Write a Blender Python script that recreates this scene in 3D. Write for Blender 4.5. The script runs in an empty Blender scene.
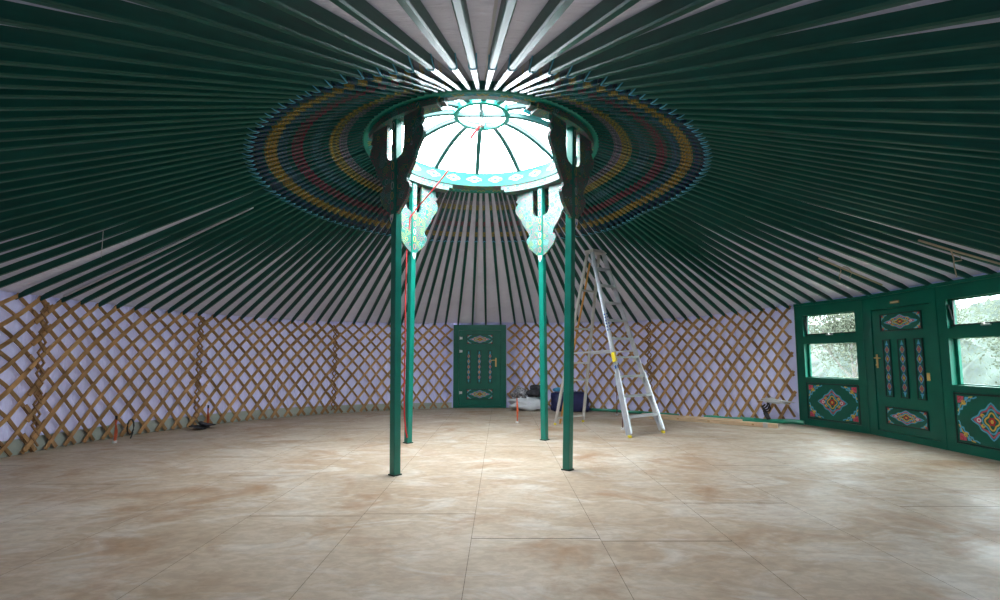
import bpy, math, random
from mathutils import Matrix, Vector
random.seed(7)
S = bpy.context.scene
COL = S.collection
PI = math.pi
def R(d): return math.radians(d)

# ---------------------------------------------------------------- camera, world, exposure
CAMX, CAMY, CAMZ = 0.257, -6.547, 1.30
cam_d = bpy.data.cameras.new('camera'); cam = bpy.data.objects.new('camera', cam_d); COL.objects.link(cam)
cam.location = (CAMX, CAMY, CAMZ); cam.rotation_euler = (PI/2 + 0.086, 0, 0)
cam_d.sensor_width = 36; cam_d.lens = 480.4/1000*36; cam_d.shift_y = 0.0165; cam_d.clip_start = 0.02; cam_d.clip_end = 500
S.camera = cam

W = bpy.data.worlds.new('overcast_sky'); S.world = W; W.use_nodes = True
wn = W.node_tree.nodes; wl = W.node_tree.links
bg = wn['Background']; SKY = 18.0
tc = wn.new('ShaderNodeTexCoord'); sx = wn.new('ShaderNodeSeparateXYZ'); wl.new(tc.outputs['Generated'], sx.inputs[0])
wr = wn.new('ShaderNodeValToRGB'); wl.new(sx.outputs['Z'], wr.inputs[0])
wr.color_ramp.elements[0].position = 0.0; wr.color_ramp.elements[0].color = (0.30, 0.35, 0.42, 1)
wr.color_ramp.elements[1].position = 0.45; wr.color_ramp.elements[1].color = (0.93, 0.97, 1.0, 1)
wl.new(wr.outputs[0], bg.inputs[0]); bg.inputs[1].default_value = SKY

def portal(name, loc, rot, sx_, sy_, shape='RECTANGLE'):
    l = bpy.data.lights.new(name, 'AREA'); l.shape = shape; l.size = sx_
    if shape == 'RECTANGLE': l.size_y = sy_
    l.cycles.is_portal = True
    o = bpy.data.objects.new(name, l); COL.objects.link(o); o.location = loc; o.rotation_euler = rot
    return o
portal('sky_portal', (0, 0, 4.78), (0, 0, 0), 2.9, 2.9, 'DISK')

S.view_settings.view_transform = 'Standard'; S.view_settings.look = 'None'
S.view_settings.exposure = 1.0; S.view_settings.gamma = 1.0; S.view_settings.use_curve_mapping = False
S.cycles.max_bounces = 10; S.cycles.diffuse_bounces = 6; S.cycles.glossy_bounces = 4; S.cycles.transparent_max_bounces = 12
S.cycles.sample_clamp_indirect = 8; S.cycles.use_denoising = True
S.cycles.caustics_reflective = False; S.cycles.caustics_refractive = False

# ---------------------------------------------------------------- materials
def mat(name, color, rough=0.6, spec=0.5, metal=0.0, var=0.0, vscale=6.0, bump=0.0, bscale=30.0, stretch=None, color2=None, coat=0.0):
    m = bpy.data.materials.new(name); m.use_nodes = True
    nt = m.node_tree; b = nt.nodes['Principled BSDF']
    b.inputs['Base Color'].default_value = (*color, 1); b.inputs['Roughness'].default_value = rough
    b.inputs['Specular IOR Level'].default_value = spec; b.inputs['Metallic'].default_value = metal
    b.inputs['Coat Weight'].default_value = coat; b.inputs['Coat Roughness'].default_value = 0.15
    t = nt.nodes.new('ShaderNodeTexCoord'); mp = nt.nodes.new('ShaderNodeMapping'); nt.links.new(t.outputs['Object'], mp.inputs[0])
    if stretch: mp.inputs['Scale'].default_value = stretch
    if var > 0 or color2:
        n = nt.nodes.new('ShaderNodeTexNoise'); n.inputs['Scale'].default_value = vscale; n.inputs['Detail'].default_value = 4
        nt.links.new(mp.outputs[0], n.inputs['Vector'])
        r = nt.nodes.new('ShaderNodeValToRGB'); nt.links.new(n.outputs['Fac'], r.inputs[0])
        c2 = color2 or tuple(min(1, c*(1+var)) for c in color); c1 = color if color2 else tuple(c*(1-var) for c in color)
        r.color_ramp.elements[0].position = 0.32; r.color_ramp.elements[0].color = (*c1, 1)
        r.color_ramp.elements[1].position = 0.68; r.color_ramp.elements[1].color = (*c2, 1)
        nt.links.new(r.outputs[0], b.inputs['Base Color'])
    if bump > 0:
        n2 = nt.nodes.new('ShaderNodeTexNoise'); n2.inputs['Scale'].default_value = bscale; n2.inputs['Detail'].default_value = 3
        nt.links.new(mp.outputs[0], n2.inputs['Vector'])
        bp = nt.nodes.new('ShaderNodeBump'); bp.inputs['Strength'].default_value = bump; bp.inputs['Distance'].default_value = 0.02
        nt.links.new(n2.outputs['Fac'], bp.inputs['Height']); nt.links.new(bp.outputs[0], b.inputs['Normal'])
    return m

M = {}
M['pole'] = mat('green_pole_paint', (0.002, 0.085, 0.060), 0.42, 0.28, var=0.18, vscale=9, stretch=(0.4, 3, 3), bump=0.05, bscale=14)
M['post'] = mat('green_post_paint', (0.003, 0.19, 0.14), 0.3, 0.5, var=0.1, vscale=5)
M['frame'] = mat('green_frame_paint', (0.002, 0.125, 0.082), 0.35, 0.45, var=0.1, vscale=4)
M['frame_dark'] = mat('dark_moulding_paint', (0.012, 0.04, 0.03), 0.4, 0.5)
M['rim'] = mat('green_crown_paint', (0.005, 0.26, 0.19), 0.3, 0.5, var=0.1)
M['rib'] = mat('grey_green_rib_paint', (0.02, 0.12, 0.11), 0.45)
M['cyan'] = mat('light_blue_paint', (0.09, 0.42, 0.62), 0.5)
M['blue'] = mat('blue_paint', (0.03, 0.12, 0.42), 0.5)
M['pink'] = mat('pink_paint', (0.62, 0.09, 0.16), 0.5)
M['red'] = mat('red_paint', (0.5, 0.02, 0.02), 0.5)
M['yellow'] = mat('yellow_paint', (0.75, 0.47, 0.07), 0.5)
M['white'] = mat('white_paint', (0.75, 0.75, 0.75), 0.5)
M['lat_a'] = mat('brown_slat_wood', (0.50, 0.29, 0.13), 0.6, 0.3, var=0.35, vscale=3, bump=0.2, bscale=25)
M['lat_b'] = mat('tan_slat_wood', (0.38, 0.22, 0.10), 0.6, 0.3, var=0.3, vscale=3, bump=0.2, bscale=25)
M['lash'] = mat('brown_rope_fibre', (0.34, 0.20, 0.10), 0.9)
M['brass'] = mat('brass', (0.75, 0.5, 0.18), 0.35, metal=0.3)
M['alu'] = mat('aluminium', (0.72, 0.75, 0.8), 0.38, metal=0.75, var=0.08, vscale=8)
M['alu_rear'] = mat('dull_aluminium', (0.6, 0.58, 0.56), 0.5, metal=0.5)
M['rubber_yellow'] = mat('yellow_plastic', (0.75, 0.6, 0.03), 0.5)
M['batten'] = mat('orange_pine', (0.72, 0.36, 0.09), 0.6, var=0.15)
M['pine'] = mat('pale_pine', (0.72, 0.52, 0.33), 0.65, var=0.15, vscale=5, stretch=(1, 8, 8))
M['stake'] = mat('orange_red_stake_paint', (0.55, 0.10, 0.035), 0.5, var=0.2, vscale=20)
M['stake_dark'] = mat('rusty_brown_steel', (0.12, 0.05, 0.04), 0.6)
M['black'] = mat('black_rubber', (0.012, 0.012, 0.014), 0.5)
M['redrope'] = mat('red_rope_fibre', (0.36, 0.014, 0.016), 0.7)
M['cord'] = mat('beige_cord_fibre', (0.45, 0.38, 0.27), 0.8)
M['greycord'] = mat('white_cord_fibre', (0.6, 0.6, 0.6), 0.8)
M['hose'] = mat('green_hose_plastic', (0.02, 0.33, 0.2), 0.35)
M['sack'] = mat('white_woven_sack', (0.75, 0.77, 0.82), 0.7, bump=0.4, bscale=9)
M['jacket'] = mat('charcoal_cloth', (0.05, 0.05, 0.06), 0.85, bump=0.6, bscale=14, var=0.5, vscale=12)
M['checker'] = mat('black_and_white_cloth', (0.02, 0.02, 0.03), 0.85, vscale=22, color2=(0.6, 0.6, 0.65), bump=0.4, bscale=14)
M['navy'] = mat('navy_nylon', (0.012, 0.016, 0.085), 0.6, bump=0.4, bscale=9, var=0.2)
M['bluecloth'] = mat('sky_blue_cloth', (0.08, 0.4, 0.7), 0.8)
M['hinge'] = mat('white_metal', (0.8, 0.8, 0.78), 0.3, metal=0.3)
M['skirt'] = mat('pale_grey_green_skirting', (0.42, 0.47, 0.43), 0.6, var=0.1)
M['trunk'] = mat('pale_gum_bark', (0.12, 0.11, 0.095), 0.8, var=0.25)
M['leaf1'] = mat('grey_green_leaves', (0.062, 0.076, 0.055), 0.7, 0.2, var=0.3, vscale=1.5)
M['leaf2'] = mat('pale_green_leaves', (0.078, 0.09, 0.064), 0.7, 0.2, var=0.3, vscale=1.5)
M['hill'] = mat('hazy_bush_hill', (0.028, 0.037, 0.032), 0.9, 0.1, var=0.5, vscale=0.9, bump=1.0, bscale=1.2)
M['grass'] = mat('dry_grass', (0.045, 0.05, 0.03), 0.9, 0.1, var=0.3, vscale=1.2)
M['teal_cover'] = mat('teal_canvas', (0.03, 0.30, 0.32), 0.7)

def fabric(name, color, bump, scale, stretch=(1, 1, 1), var=0.06):
    m = mat(name, color, 0.9, 0.15, var=var, vscale=1.3)
    nt = m.node_tree; b = nt.nodes['Principled BSDF']
    t = nt.nodes.new('ShaderNodeTexCoord'); mp = nt.nodes.new('ShaderNodeMapping'); mp.inputs['Scale'].default_value = stretch
    nt.links.new(t.outputs['UV'], mp.inputs[0])
    n = nt.nodes.new('ShaderNodeTexNoise'); n.inputs['Scale'].default_value = scale; n.inputs['Detail'].default_value = 3; n.inputs['Distortion'].default_value = 0.6
    nt.links.new(mp.outputs[0], n.inputs['Vector'])
    bp = nt.nodes.new('ShaderNodeBump'); bp.inputs['Strength'].default_value = bump; bp.inputs['Distance'].default_value = 0.05
    nt.links.new(n.outputs['Fac'], bp.inputs['Height']); nt.links.new(bp.outputs[0], b.inputs['Normal'])
    return m
def thin(m, t, col):                                    # a thin sheet lets a little daylight through
    nt = m.node_tree; out = nt.nodes['Material Output']; b = nt.nodes['Principled BSDF']
    tr = nt.nodes.new('ShaderNodeBsdfTranslucent'); tr.inputs[0].default_value = (*col, 1)
    x = nt.nodes.new('ShaderNodeMixShader'); x.inputs[0].default_value = t
    nt.links.new(b.outputs[0], x.inputs[1]); nt.links.new(tr.outputs[0], x.inputs[2]); nt.links.new(x.outputs[0], out.inputs[0])
    return m
M['roof_cloth'] = fabric('grey_white_roof_canvas', (0.62, 0.62, 0.71), 0.8, 1.0, (26, 9, 1))
M['wall_cloth'] = fabric('lilac_white_wall_lining', (0.62, 0.63, 0.95), 0.7, 1.0, (22, 3, 1))

thin(M['wall_cloth'], 0.0075, (0.72, 0.72, 1.0)); thin(M['roof_cloth'], 0.0022, (0.9, 0.85, 1.0))
thin(M['leaf1'], 0.45, (0.10, 0.115, 0.085)); thin(M['leaf2'], 0.45, (0.12, 0.13, 0.095))
def scroll_mat():                                       # green board covered with small painted coloured scrollwork
    m = bpy.data.materials.new('painted_scrollwork'); m.use_nodes = True
    nt = m.node_tree; b = nt.nodes['Principled BSDF']; b.inputs['Roughness'].default_value = 0.35
    t = nt.nodes.new('ShaderNodeTexCoord')
    v = nt.nodes.new('ShaderNodeTexVoronoi'); v.inputs['Scale'].default_value = 11; nt.links.new(t.outputs['Object'], v.inputs['Vector'])
    mul = nt.nodes.new('ShaderNodeMath'); mul.operation = 'MULTIPLY'; mul.inputs[1].default_value = 5.0; nt.links.new(v.outputs['Distance'], mul.inputs[0])
    fr = nt.nodes.new('ShaderNodeMath'); fr.operation = 'FRACT'; nt.links.new(mul.outputs[0], fr.inputs[0])
    r = nt.nodes.new('ShaderNodeValToRGB'); nt.links.new(fr.outputs[0], r.inputs[0]); cr = r.color_ramp; cr.interpolation = 'CONSTANT'
    cr.elements[0].color = (0, 0, 0, 1); cr.elements[1].position = 0.76; cr.elements[1].color = (1, 1, 1, 1)
    sep = nt.nodes.new('ShaderNodeSeparateColor'); nt.links.new(v.outputs['Color'], sep.inputs[0])
    r2 = nt.nodes.new('ShaderNodeValToRGB'); nt.links.new(sep.outputs[0], r2.inputs[0]); c2 = r2.color_ramp; c2.interpolation = 'CONSTANT'
    c2.elements[0].color = (0.45, 0.05, 0.12, 1); c2.elements[1].position = 0.75; c2.elements[1].color = (0.5, 0.33, 0.06, 1)
    e = c2.elements.new(0.3); e.color = (0.30, 0.36, 0.42, 1); e = c2.elements.new(0.42); e.color = (0.35, 0.05, 0.14, 1)
    mx = nt.nodes.new('ShaderNodeMix'); mx.data_type = 'RGBA'; nt.links.new(r.outputs[0], mx.inputs[0])
    mx.inputs[6].default_value = (0.006, 0.16, 0.125, 1); nt.links.new(r2.outputs[0], mx.inputs[7]); nt.links.new(mx.outputs[2], b.inputs['Base Color'])
    return m
M['scroll'] = scroll_mat()

def band_mat():                                         # painted inner ends of the roof poles: rings of colour counted along the pole
    m = bpy.data.materials.new('painted_pole_bands'); m.use_nodes = True
    nt = m.node_tree; b = nt.nodes['Principled BSDF']; b.inputs['Roughness'].default_value = 0.22
    t = nt.nodes.new('ShaderNodeTexCoord'); s = nt.nodes.new('ShaderNodeSeparateXYZ'); nt.links.new(t.outputs['Object'], s.inputs[0])
    d = nt.nodes.new('ShaderNodeMath'); d.operation = 'DIVIDE'; d.inputs[1].default_value = 1.4; nt.links.new(s.outputs['X'], d.inputs[0])
    r = nt.nodes.new('ShaderNodeValToRGB'); nt.links.new(d.outputs[0], r.inputs[0]); cr = r.color_ramp; cr.interpolation = 'CONSTANT'
    G = (0.004, 0.072, 0.062, 1); stops = [(0, G), (0.16, (0.16, 0.13, 0.17, 1)), (0.235, (0.27, 0.20, 0.035, 1)), (0.33, G), (0.40, (0.03, 0.10, 0.13, 1)), (0.50, G), (0.56, (0.15, 0.022, 0.045, 1)), (0.66, G),
        (0.70, (0.03, 0.085, 0.14, 1)), (0.78, (0.29, 0.20, 0.03, 1)), (0.88, G), (0.90, (0.012, 0.03, 0.10, 1)), (0.95, (0.004, 0.014, 0.045, 1))]
    cr.elements[0].position = 0; cr.elements[0].color = G; cr.elements[1].position = 0.16; cr.elements[1].color = stops[1][1]
    for p, c in stops[2:]: e = cr.elements.new(p); e.color = c
    n = nt.nodes.new('ShaderNodeTexNoise'); n.inputs['Scale'].default_value = 45; nt.links.new(t.outputs['Object'], n.inputs['Vector'])
    k = nt.nodes.new('ShaderNodeMath'); k.operation = 'GREATER_THAN'; k.inputs[1].default_value = 0.48; nt.links.new(n.outputs['Fac'], k.inputs[0])
    k2 = nt.nodes.new('ShaderNodeMath'); k2.operation = 'MULTIPLY'; k2.inputs[1].default_value = 0.7; nt.links.new(k.outputs[0], k2.inputs[0])
    mx = nt.nodes.new('ShaderNodeMix'); mx.data_type = 'RGBA'; nt.links.new(k2.outputs[0], mx.inputs[0]); nt.links.new(r.outputs[0], mx.inputs[6]); mx.inputs[7].default_value = G
    nt.links.new(mx.outputs[2], b.inputs['Base Color'])
    return m
M['bands'] = band_mat()

def glass_mat(name, fac, tint):
    m = bpy.data.materials.new(name); m.use_nodes = True; nt = m.node_tree
    out = nt.nodes['Material Output']; nt.nodes.remove(nt.nodes['Principled BSDF'])
    a = nt.nodes.new('ShaderNodeBsdfTransparent'); a.inputs[0].default_value = (*tint, 1)
    g = nt.nodes.new('ShaderNodeBsdfGlossy'); g.inputs['Roughness'].default_value = 0.03
    x = nt.nodes.new('ShaderNodeMixShader'); x.inputs[0].default_value = fac
    nt.links.new(a.outputs[0], x.inputs[1]); nt.links.new(g.outputs[0], x.inputs[2]); nt.links.new(x.outputs[0], out.inputs[0])
    return m
M['glass'] = glass_mat('window_glass', 0.05, (0.80, 0.84, 0.83))
M['dome_glass'] = glass_mat('dome_glazing', 0.04, (0.95, 0.98, 1.0))

def floor_mat():
    m = bpy.data.materials.new('plywood_floor'); m.use_nodes = True; nt = m.node_tree; b = nt.nodes['Principled BSDF']; L = nt.links.new
    t = nt.nodes.new('ShaderNodeTexCoord')
    def noise(scale, detail, st=(1, 1, 1), dist=0.0):
        mp = nt.nodes.new('ShaderNodeMapping'); mp.inputs['Scale'].default_value = st; L(t.outputs['Object'], mp.inputs[0])
        n = nt.nodes.new('ShaderNodeTexNoise'); n.inputs['Scale'].default_value = scale; n.inputs['Detail'].default_value = detail
        n.inputs['Roughness'].default_value = 0.62; n.inputs['Distortion'].default_value = dist; L(mp.outputs[0], n.inputs['Vector']); return n
    def ramp(src, p0, c0, p1, c1):
        r = nt.nodes.new('ShaderNodeValToRGB'); L(src, r.inputs[0]); r.color_ramp.elements[0].position = p0; r.color_ramp.elements[0].color = (*c0, 1)
        r.color_ramp.elements[1].position = p1; r.color_ramp.elements[1].color = (*c1, 1); return r
    def mix(fac, a, c, f=None):
        x = nt.nodes.new('ShaderNodeMix'); x.data_type = 'RGBA'; L(fac, x.inputs[0]); L(a, x.inputs[6])
        if isinstance(c, tuple): x.inputs[7].default_value = (*c, 1)
        else: L(c, x.inputs[7])
        return x
    base = ramp(noise(0.8, 5, (1, 1.4, 1), 0.5).outputs['Fac'], 0.35, (0.42, 0.315, 0.22), 0.65, (0.54, 0.45, 0.35))
    dust = ramp(noise(1.7, 7, (0.8, 1.6, 1), 1.2).outputs['Fac'], 0.50, (0, 0, 0), 0.72, (0.75, 0.75, 0.75))
    x1 = mix(dust.outputs[0], base.outputs[0], (0.64, 0.60, 0.54))
    stain = ramp(noise(1.1, 6, (1, 1.2, 1), 0.8).outputs['Fac'], 0.53, (0, 0, 0), 0.72, (0.75, 0.75, 0.75))
    x2 = mix(stain.outputs[0], x1.outputs[2], (0.33, 0.175, 0.08))
    fine = ramp(noise(11, 6, (0.9, 1.5, 1), 0.6).outputs['Fac'], 0.40, (0.86, 0.86, 0.86), 0.62, (1.04, 1.04, 1.04))
    x3 = nt.nodes.new('ShaderNodeMix'); x3.data_type = 'RGBA'; x3.blend_type = 'MULTIPLY'; x3.inputs[0].default_value = 1.0; L(x2.outputs[2], x3.inputs[6]); L(fine.outputs[0], x3.inputs[7])
    L(x3.outputs[2], b.inputs['Base Color'])
    rr = ramp(noise(1.3, 5).outputs['Fac'], 0.35, (0.42,)*3, 0.65, (0.62,)*3); L(rr.outputs[0], b.inputs['Roughness'])
    b.inputs['Specular IOR Level'].default_value = 0.22
    bp = nt.nodes.new('ShaderNodeBump'); bp.inputs['Strength'].default_value = 0.12; bp.inputs['Distance'].default_value = 0.01
    L(noise(5, 6).outputs['Fac'], bp.inputs['Height']); L(bp.outputs[0], b.inputs['Normal'])
    return m
M['floor'] = floor_mat()
M['gap'] = mat('dark_joint_dirt', (0.09, 0.065, 0.04), 0.9)

# ---------------------------------------------------------------- mesh builder
class MB:
    def __init__(s): s.v = []; s.f = []; s.m = []; s.uv = {}
    def add(s, vs, fs, mi=0, T=None):
        o = len(s.v)
        s.v += [tuple(T @ Vector(p)) if T else tuple(p) for p in vs]
        for f in fs: s.f.append(tuple(i+o for i in f)); s.m.append(mi)
    def box(s, x0, x1, y0, y1, z0, z1, mi=0, T=None, bev=0.0):
        if bev <= 0:
            v = [(x0,y0,z0),(x1,y0,z0),(x1,y1,z0),(x0,y1,z0),(x0,y0,z1),(x1,y0,z1),(x1,y1,z1),(x0,y1,z1)]
            s.add(v, [(0,3,2,1),(4,5,6,7),(0,1,5,4),(1,2,6,5),(2,3,7,6),(3,0,4,7)], mi, T); return
        b = bev; rings = []
        def ring(z, i): return [(x0+i,y0+b,z),(x0+b,y0+i,z),(x1-b,y0+i,z),(x1-i,y0+b,z),(x1-i,y1-b,z),(x1-b,y1-i,z),(x0+b,y1-i,z),(x0+i,y1-b,z)]
        v = ring(z0, b*0.9) + ring(z0+b, 0) + ring(z1-b, 0) + ring(z1, b*0.9)
        f = [tuple(range(7, -1, -1)), tuple(range(24, 32))]
        for k in range(3):
            for i in range(8): j = (i+1) % 8; f.append((k*8+i, k*8+j, k*8+8+j, k*8+8+i))
        s.add(v, f, mi, T)
    def sweep(s, pts, sec, mi=0, up=Vector((0, 0, 1)), closed=False, caps=True, scale=None, T=None):
        """sec: list of (a,b) offsets along side and up vectors"""
        n = len(pts); pts = [Vector(p) for p in pts]; k = len(sec); v = []; f = []
        for i, p in enumerate(pts):
            if closed: d = pts[(i+1) % n] - pts[i-1]
            else: d = pts[min(i+1, n-1)] - pts[max(i-1, 0)]
            d.normalize(); side = d.cross(up)
            if side.length < 1e-4: side = d.cross(Vector((0, 1, 0)))
            side.normalize(); u = side.cross(d); sc = scale[i] if scale else 1
            for a, b in sec: v.append(p + side*a*sc + u*b*sc)
        for i in range(n if closed else n-1):
            j = (i+1) % n
            for q in range(k): r = (q+1) % k; f.append((i*k+q, i*k+r, j*k+r, j*k+q))
        if caps and not closed: f.append(tuple(range(k-1, -1, -1))); f.append(tuple((n-1)*k+q for q in range(k)))
        s.add(v, f, mi, T)
    def tube(s, pts, r, n=8, mi=0, closed=False, scale=None, T=None):
        s.sweep(pts, [(r*math.cos(2*PI*i/n), r*math.sin(2*PI*i/n)) for i in range(n)], mi, closed=closed, scale=scale, T=T)
    def bar(s, p, q, w, d, mi=0, up=Vector((0, 0, 1)), T=None):
        s.sweep([p, q], [(-w/2,-d/2),(w/2,-d/2),(w/2,d/2),(-w/2,d/2)], mi, up=up, T=T)
    def lathe(s, prof, a0, a1, n, mi=0, closed_prof=True, c=(0, 0)):
        """prof (r,z) turned about the vertical through c; a in degrees clockwise from +y"""
        full = abs(a1-a0) >= 359.9; k = len(prof); v = []; f = []; m = n if full else n+1
        for i in range(m):
            a = R(a0 + (a1-a0)*i/n)
            for r, z in prof: v.append((c[0]+r*math.sin(a), c[1]+r*math.cos(a), z))
        for i in range(n):
            j = (i+1) % m
            for q in range(k if closed_prof else k-1): r_ = (q+1) % k; f.append((i*k+q, i*k+r_, j*k+r_, j*k+q))
        if not full and closed_prof: f.append(tuple(range(k))); f.append(tuple((m-1)*k+q for q in range(k-1, -1, -1)))
        s.add(v, f, mi)
    def ribbon(s, pts, w, y, mi, closed=True, T=None):
        """flat painted line in the local xz plane at depth y"""
        n = len(pts); v = []; f = []
        for i, (x, z) in enumerate(pts):
            a = pts[(i+1) % n] if (closed or i < n-1) else pts[i]; b = pts[i-1] if (closed or i > 0) else pts[i]
            dx, dz = a[0]-b[0], a[1]-b[1]; l = math.hypot(dx, dz) or 1; nx, nz = -dz/l*w/2, dx/l*w/2
            v += [(x+nx, y, z+nz), (x-nx, y, z-nz)]
        for i in range(n if closed else n-1): j = (i+1) % n; f.append((2*i, 2*j, 2*j+1, 2*i+1))
        s.add(v, f, mi, T)
    def disc(s, pts, y, mi, T=None):
        cx = sum(p[0] for p in pts)/len(pts); cz = sum(p[1] for p in pts)/len(pts)
        v = [(cx, y, cz)] + [(x, y, z) for x, z in pts]; n = len(pts)
        s.add(v, [(0, 1+i, 1+(i+1) % n) for i in range(n)], mi, T)
    def build(s, name, mats, parent=None, smooth=False, fixn=True):
        me = bpy.data.meshes.new(name); me.from_pydata(s.v, [], s.f)
        mats = mats if isinstance(mats, (list, tuple)) else [mats]
        for x in mats: me.materials.append(M[x])
        me.polygons.foreach_set('material_index', s.m)
        if fixn:
            import bmesh
            bm = bmesh.new(); bm.from_mesh(me); bmesh.ops.recalc_face_normals(bm, faces=bm.faces); bm.to_mesh(me); bm.free()
        if smooth:
            me.polygons.foreach_set('use_smooth', [True]*len(me.polygons))
            me.set_sharp_from_angle(angle=R(40))
        me.update()
        o = bpy.data.objects.new(name, me); COL.objects.link(o)
        if parent: o.parent = parent
        return o

def tag(o, label=None, cat=None, group=None, kind=None):
    if label: o['label'] = label
    if cat: o['category'] = cat
    if group: o['group'] = group
    if kind: o['kind'] = kind
    return o
def empty(name, loc=(0, 0, 0), rz=0):
    o = bpy.data.objects.new(name, None); COL.objects.link(o); o.location = loc; o.rotation_euler = (0, 0, rz); o.empty_display_size = 0.1
    return o
def pol(a, r, z=0.0): return Vector((r*math.sin(R(a)), r*math.cos(R(a)), z))

# ---------------------------------------------------------------- outline of the tent: azimuth a clockwise from +y (towards the rear door)
RK = [(-180, 6.98), (-165, 6.85), (-150, 6.55), (-130, 6.3), (-110, 6.22), (-92, 6.20), (-76, 6.19), (-64, 6.13), (-45, 6.09), (-25, 6.04), (-13, 6.12), (-9, 6.20), (4, 6.19), (14, 6.17),
      (25, 6.10), (36, 6.02), (48, 6.03), (56, 6.32), (63.5, 6.92), (98, 6.66), (112, 6.40), (130, 6.36), (150, 6.55), (165, 6.85), (180, 6.98)]
ZK = [(-180, 1.83), (-150, 2.01), (-130, 2.10), (-92, 2.12), (-45, 2.10), (-17, 2.13), (-9, 2.17), (4, 2.18), (36, 2.13), (50, 2.16), (63.5, 2.32), (98, 2.34), (112, 2.2), (150, 2.01), (180, 1.83)]
def interp(K, a):
    a = (a+180) % 360 - 180
    for (a0, v0), (a1, v1) in zip(K, K[1:]):
        if a0 <= a <= a1:
            t = (a-a0)/(a1-a0); t = t*t*(3-2*t)*0.35 + t*0.65; return v0+(v1-v0)*t
    return K[-1][1]
A0, A1 = Vector((6.195, 3.086)), Vector((6.603, 1.835)); D1 = Vector((6.59, 0.40)); B1 = Vector((6.58, -0.92))
def rw(a):
    a = (a+180) % 360 - 180
    if 63.5 < a < 98:
        d = Vector((math.sin(R(a)), math.cos(R(a)))); best = 99
        for p, q in ((A0, A1), (A1, D1), (D1, B1)):
            e = q-p; det = d.x*(-e.y) + e.x*d.y
            if abs(det) < 1e-9: continue
            s = (p.x*(-e.y) + e.x*p.y)/det; t = (d.x*p.y - d.y*p.x)/det
            if -0.05 <= t <= 1.05 and s > 0: best = min(best, s)
        return best
    return interp(RK, a)
def zt(a): return interp(ZK, a)

# ---------------------------------------------------------------- SETTING: floor
mb = MB(); W_ = 0.93; G_ = 0.003
offs = {-3: -1.1, -2: -2.455, -1: 1.2, 0: -2.95, 1: 0.6, 2: -2.10, 3: -0.58, 4: 1.4, 5: -1.7}
for k in range(-9, 9):
    x0 = 0.05 + k*W_; x1 = x0 + W_; o = offs.get(k, (k*1.37) % 3.6 - 1.8); o -= 3.6*3; z = 0
    while o < 8:
        y0, y1 = o, o+3.6; o += 3.6
        xa, xb = max(x0, -7.6)+G_/2, min(x1, 7.6)-G_/2; ya, yb = max(y0, -7.7)+G_*1.6, min(y1, 7.6)-G_*1.6
        if xb-xa > 0.05 and yb-ya > 0.05:
            nseg = 6; mb.add([(xa, ya, 0), (xb, ya, 0), (xb, yb, 0), (xa, yb, 0)], [(0, 1, 2, 3)], 0)
mb.add([(-7.6, -7.7, -0.006), (7.6, -7.7, -0.006), (7.6, 7.6, -0.006), (-7.6, 7.6, -0.006)], [(0, 1, 2, 3)], 1)
mb.box(-7.6, 7.6, -7.7, 7.6, -0.3, -0.008, 1)
tag(mb.build('floor', ['floor', 'gap'], fixn=False), kind='structure')

# lining of the round wall, in four stretches
def lining(name, a0, a1, off=0.07, z0=0.0, top=0.16, mt='wall_cloth', step=1.0, wav=0.012):
    n = max(2, int((a1-a0)/step)); nz = 10; v = []; f = []; uv = []
    for i in range(n+1):
        a = a0 + (a1-a0)*i/n
        for j in range(nz+1):
            t = j/nz; r = rw(a) + off + wav*math.sin(a*1.9+j*0.7) + wav*0.7*math.sin(a*0.83-j*1.1)
            zz = z0 + (zt(a)+top-z0)*t; v.append(tuple(pol(a, r, zz))); uv.append((a/20, zz))
    for i in range(n):
        for j in range(nz): q = i*(nz+1)+j; f.append((q, q+1, q+nz+2, q+nz+1))
    me = bpy.data.meshes.new(name); me.from_pydata(v, [], f); me.materials.append(M[mt])
    ul = me.uv_layers.new(name='UVMap')
    for l in me.loops: ul.data[l.index].uv = uv[l.vertex_index]
    me.polygons.foreach_set('use_smooth', [True]*len(me.polygons))
    o = bpy.data.objects.new(name, me); COL.objects.link(o); return tag(o, kind='structure')
lining('wall_left', -120, -45); lining('wall_back_left', -45, -8.8); lining('wall_back_right', 3.6, 64.2); lining('wall_right', 97.4, 140, top=0.12); lining('wall_entrance_top', 62.5, 99, off=0.10, z0=2.25, top=0.17, wav=0.002); lining('wall_front', 140, 240, top=0.12)
mb = MB(); mb.box(-1.35, 0.85, 6.25, 6.31, 0, 2.33); tag(mb.build('wall_back', 'wall_cloth'), kind='structure')

# low pale skirting seen through the lattice
def skirt(name, a0, a1, h0, h1):
    mb = MB(); n = int(a1-a0); v = []; f = []
    for i in range(n+1):
        a = a0+(a1-a0)*i/n; hh = h0+(h1-h0)*i/n
        for r, z in ((0.045, 0.0), (0.045, hh), (0.06, hh), (0.06, 0.0)): v.append(tuple(pol(a, rw(a)+r-0.0, z)))
    for i in range(n):
        for q in range(4): r_ = (q+1) % 4; f.append((4*i+q, 4*i+r_, 4*i+4+r_, 4*i+4+q))
    mb.add(v, f); return tag(mb.build(name, 'skirt'), kind='structure')
skirt('baseboard_left', -130, -45, 0.22, 0.20); skirt('baseboard_back', -45, -9.3, 0.20, 0.14)

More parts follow.
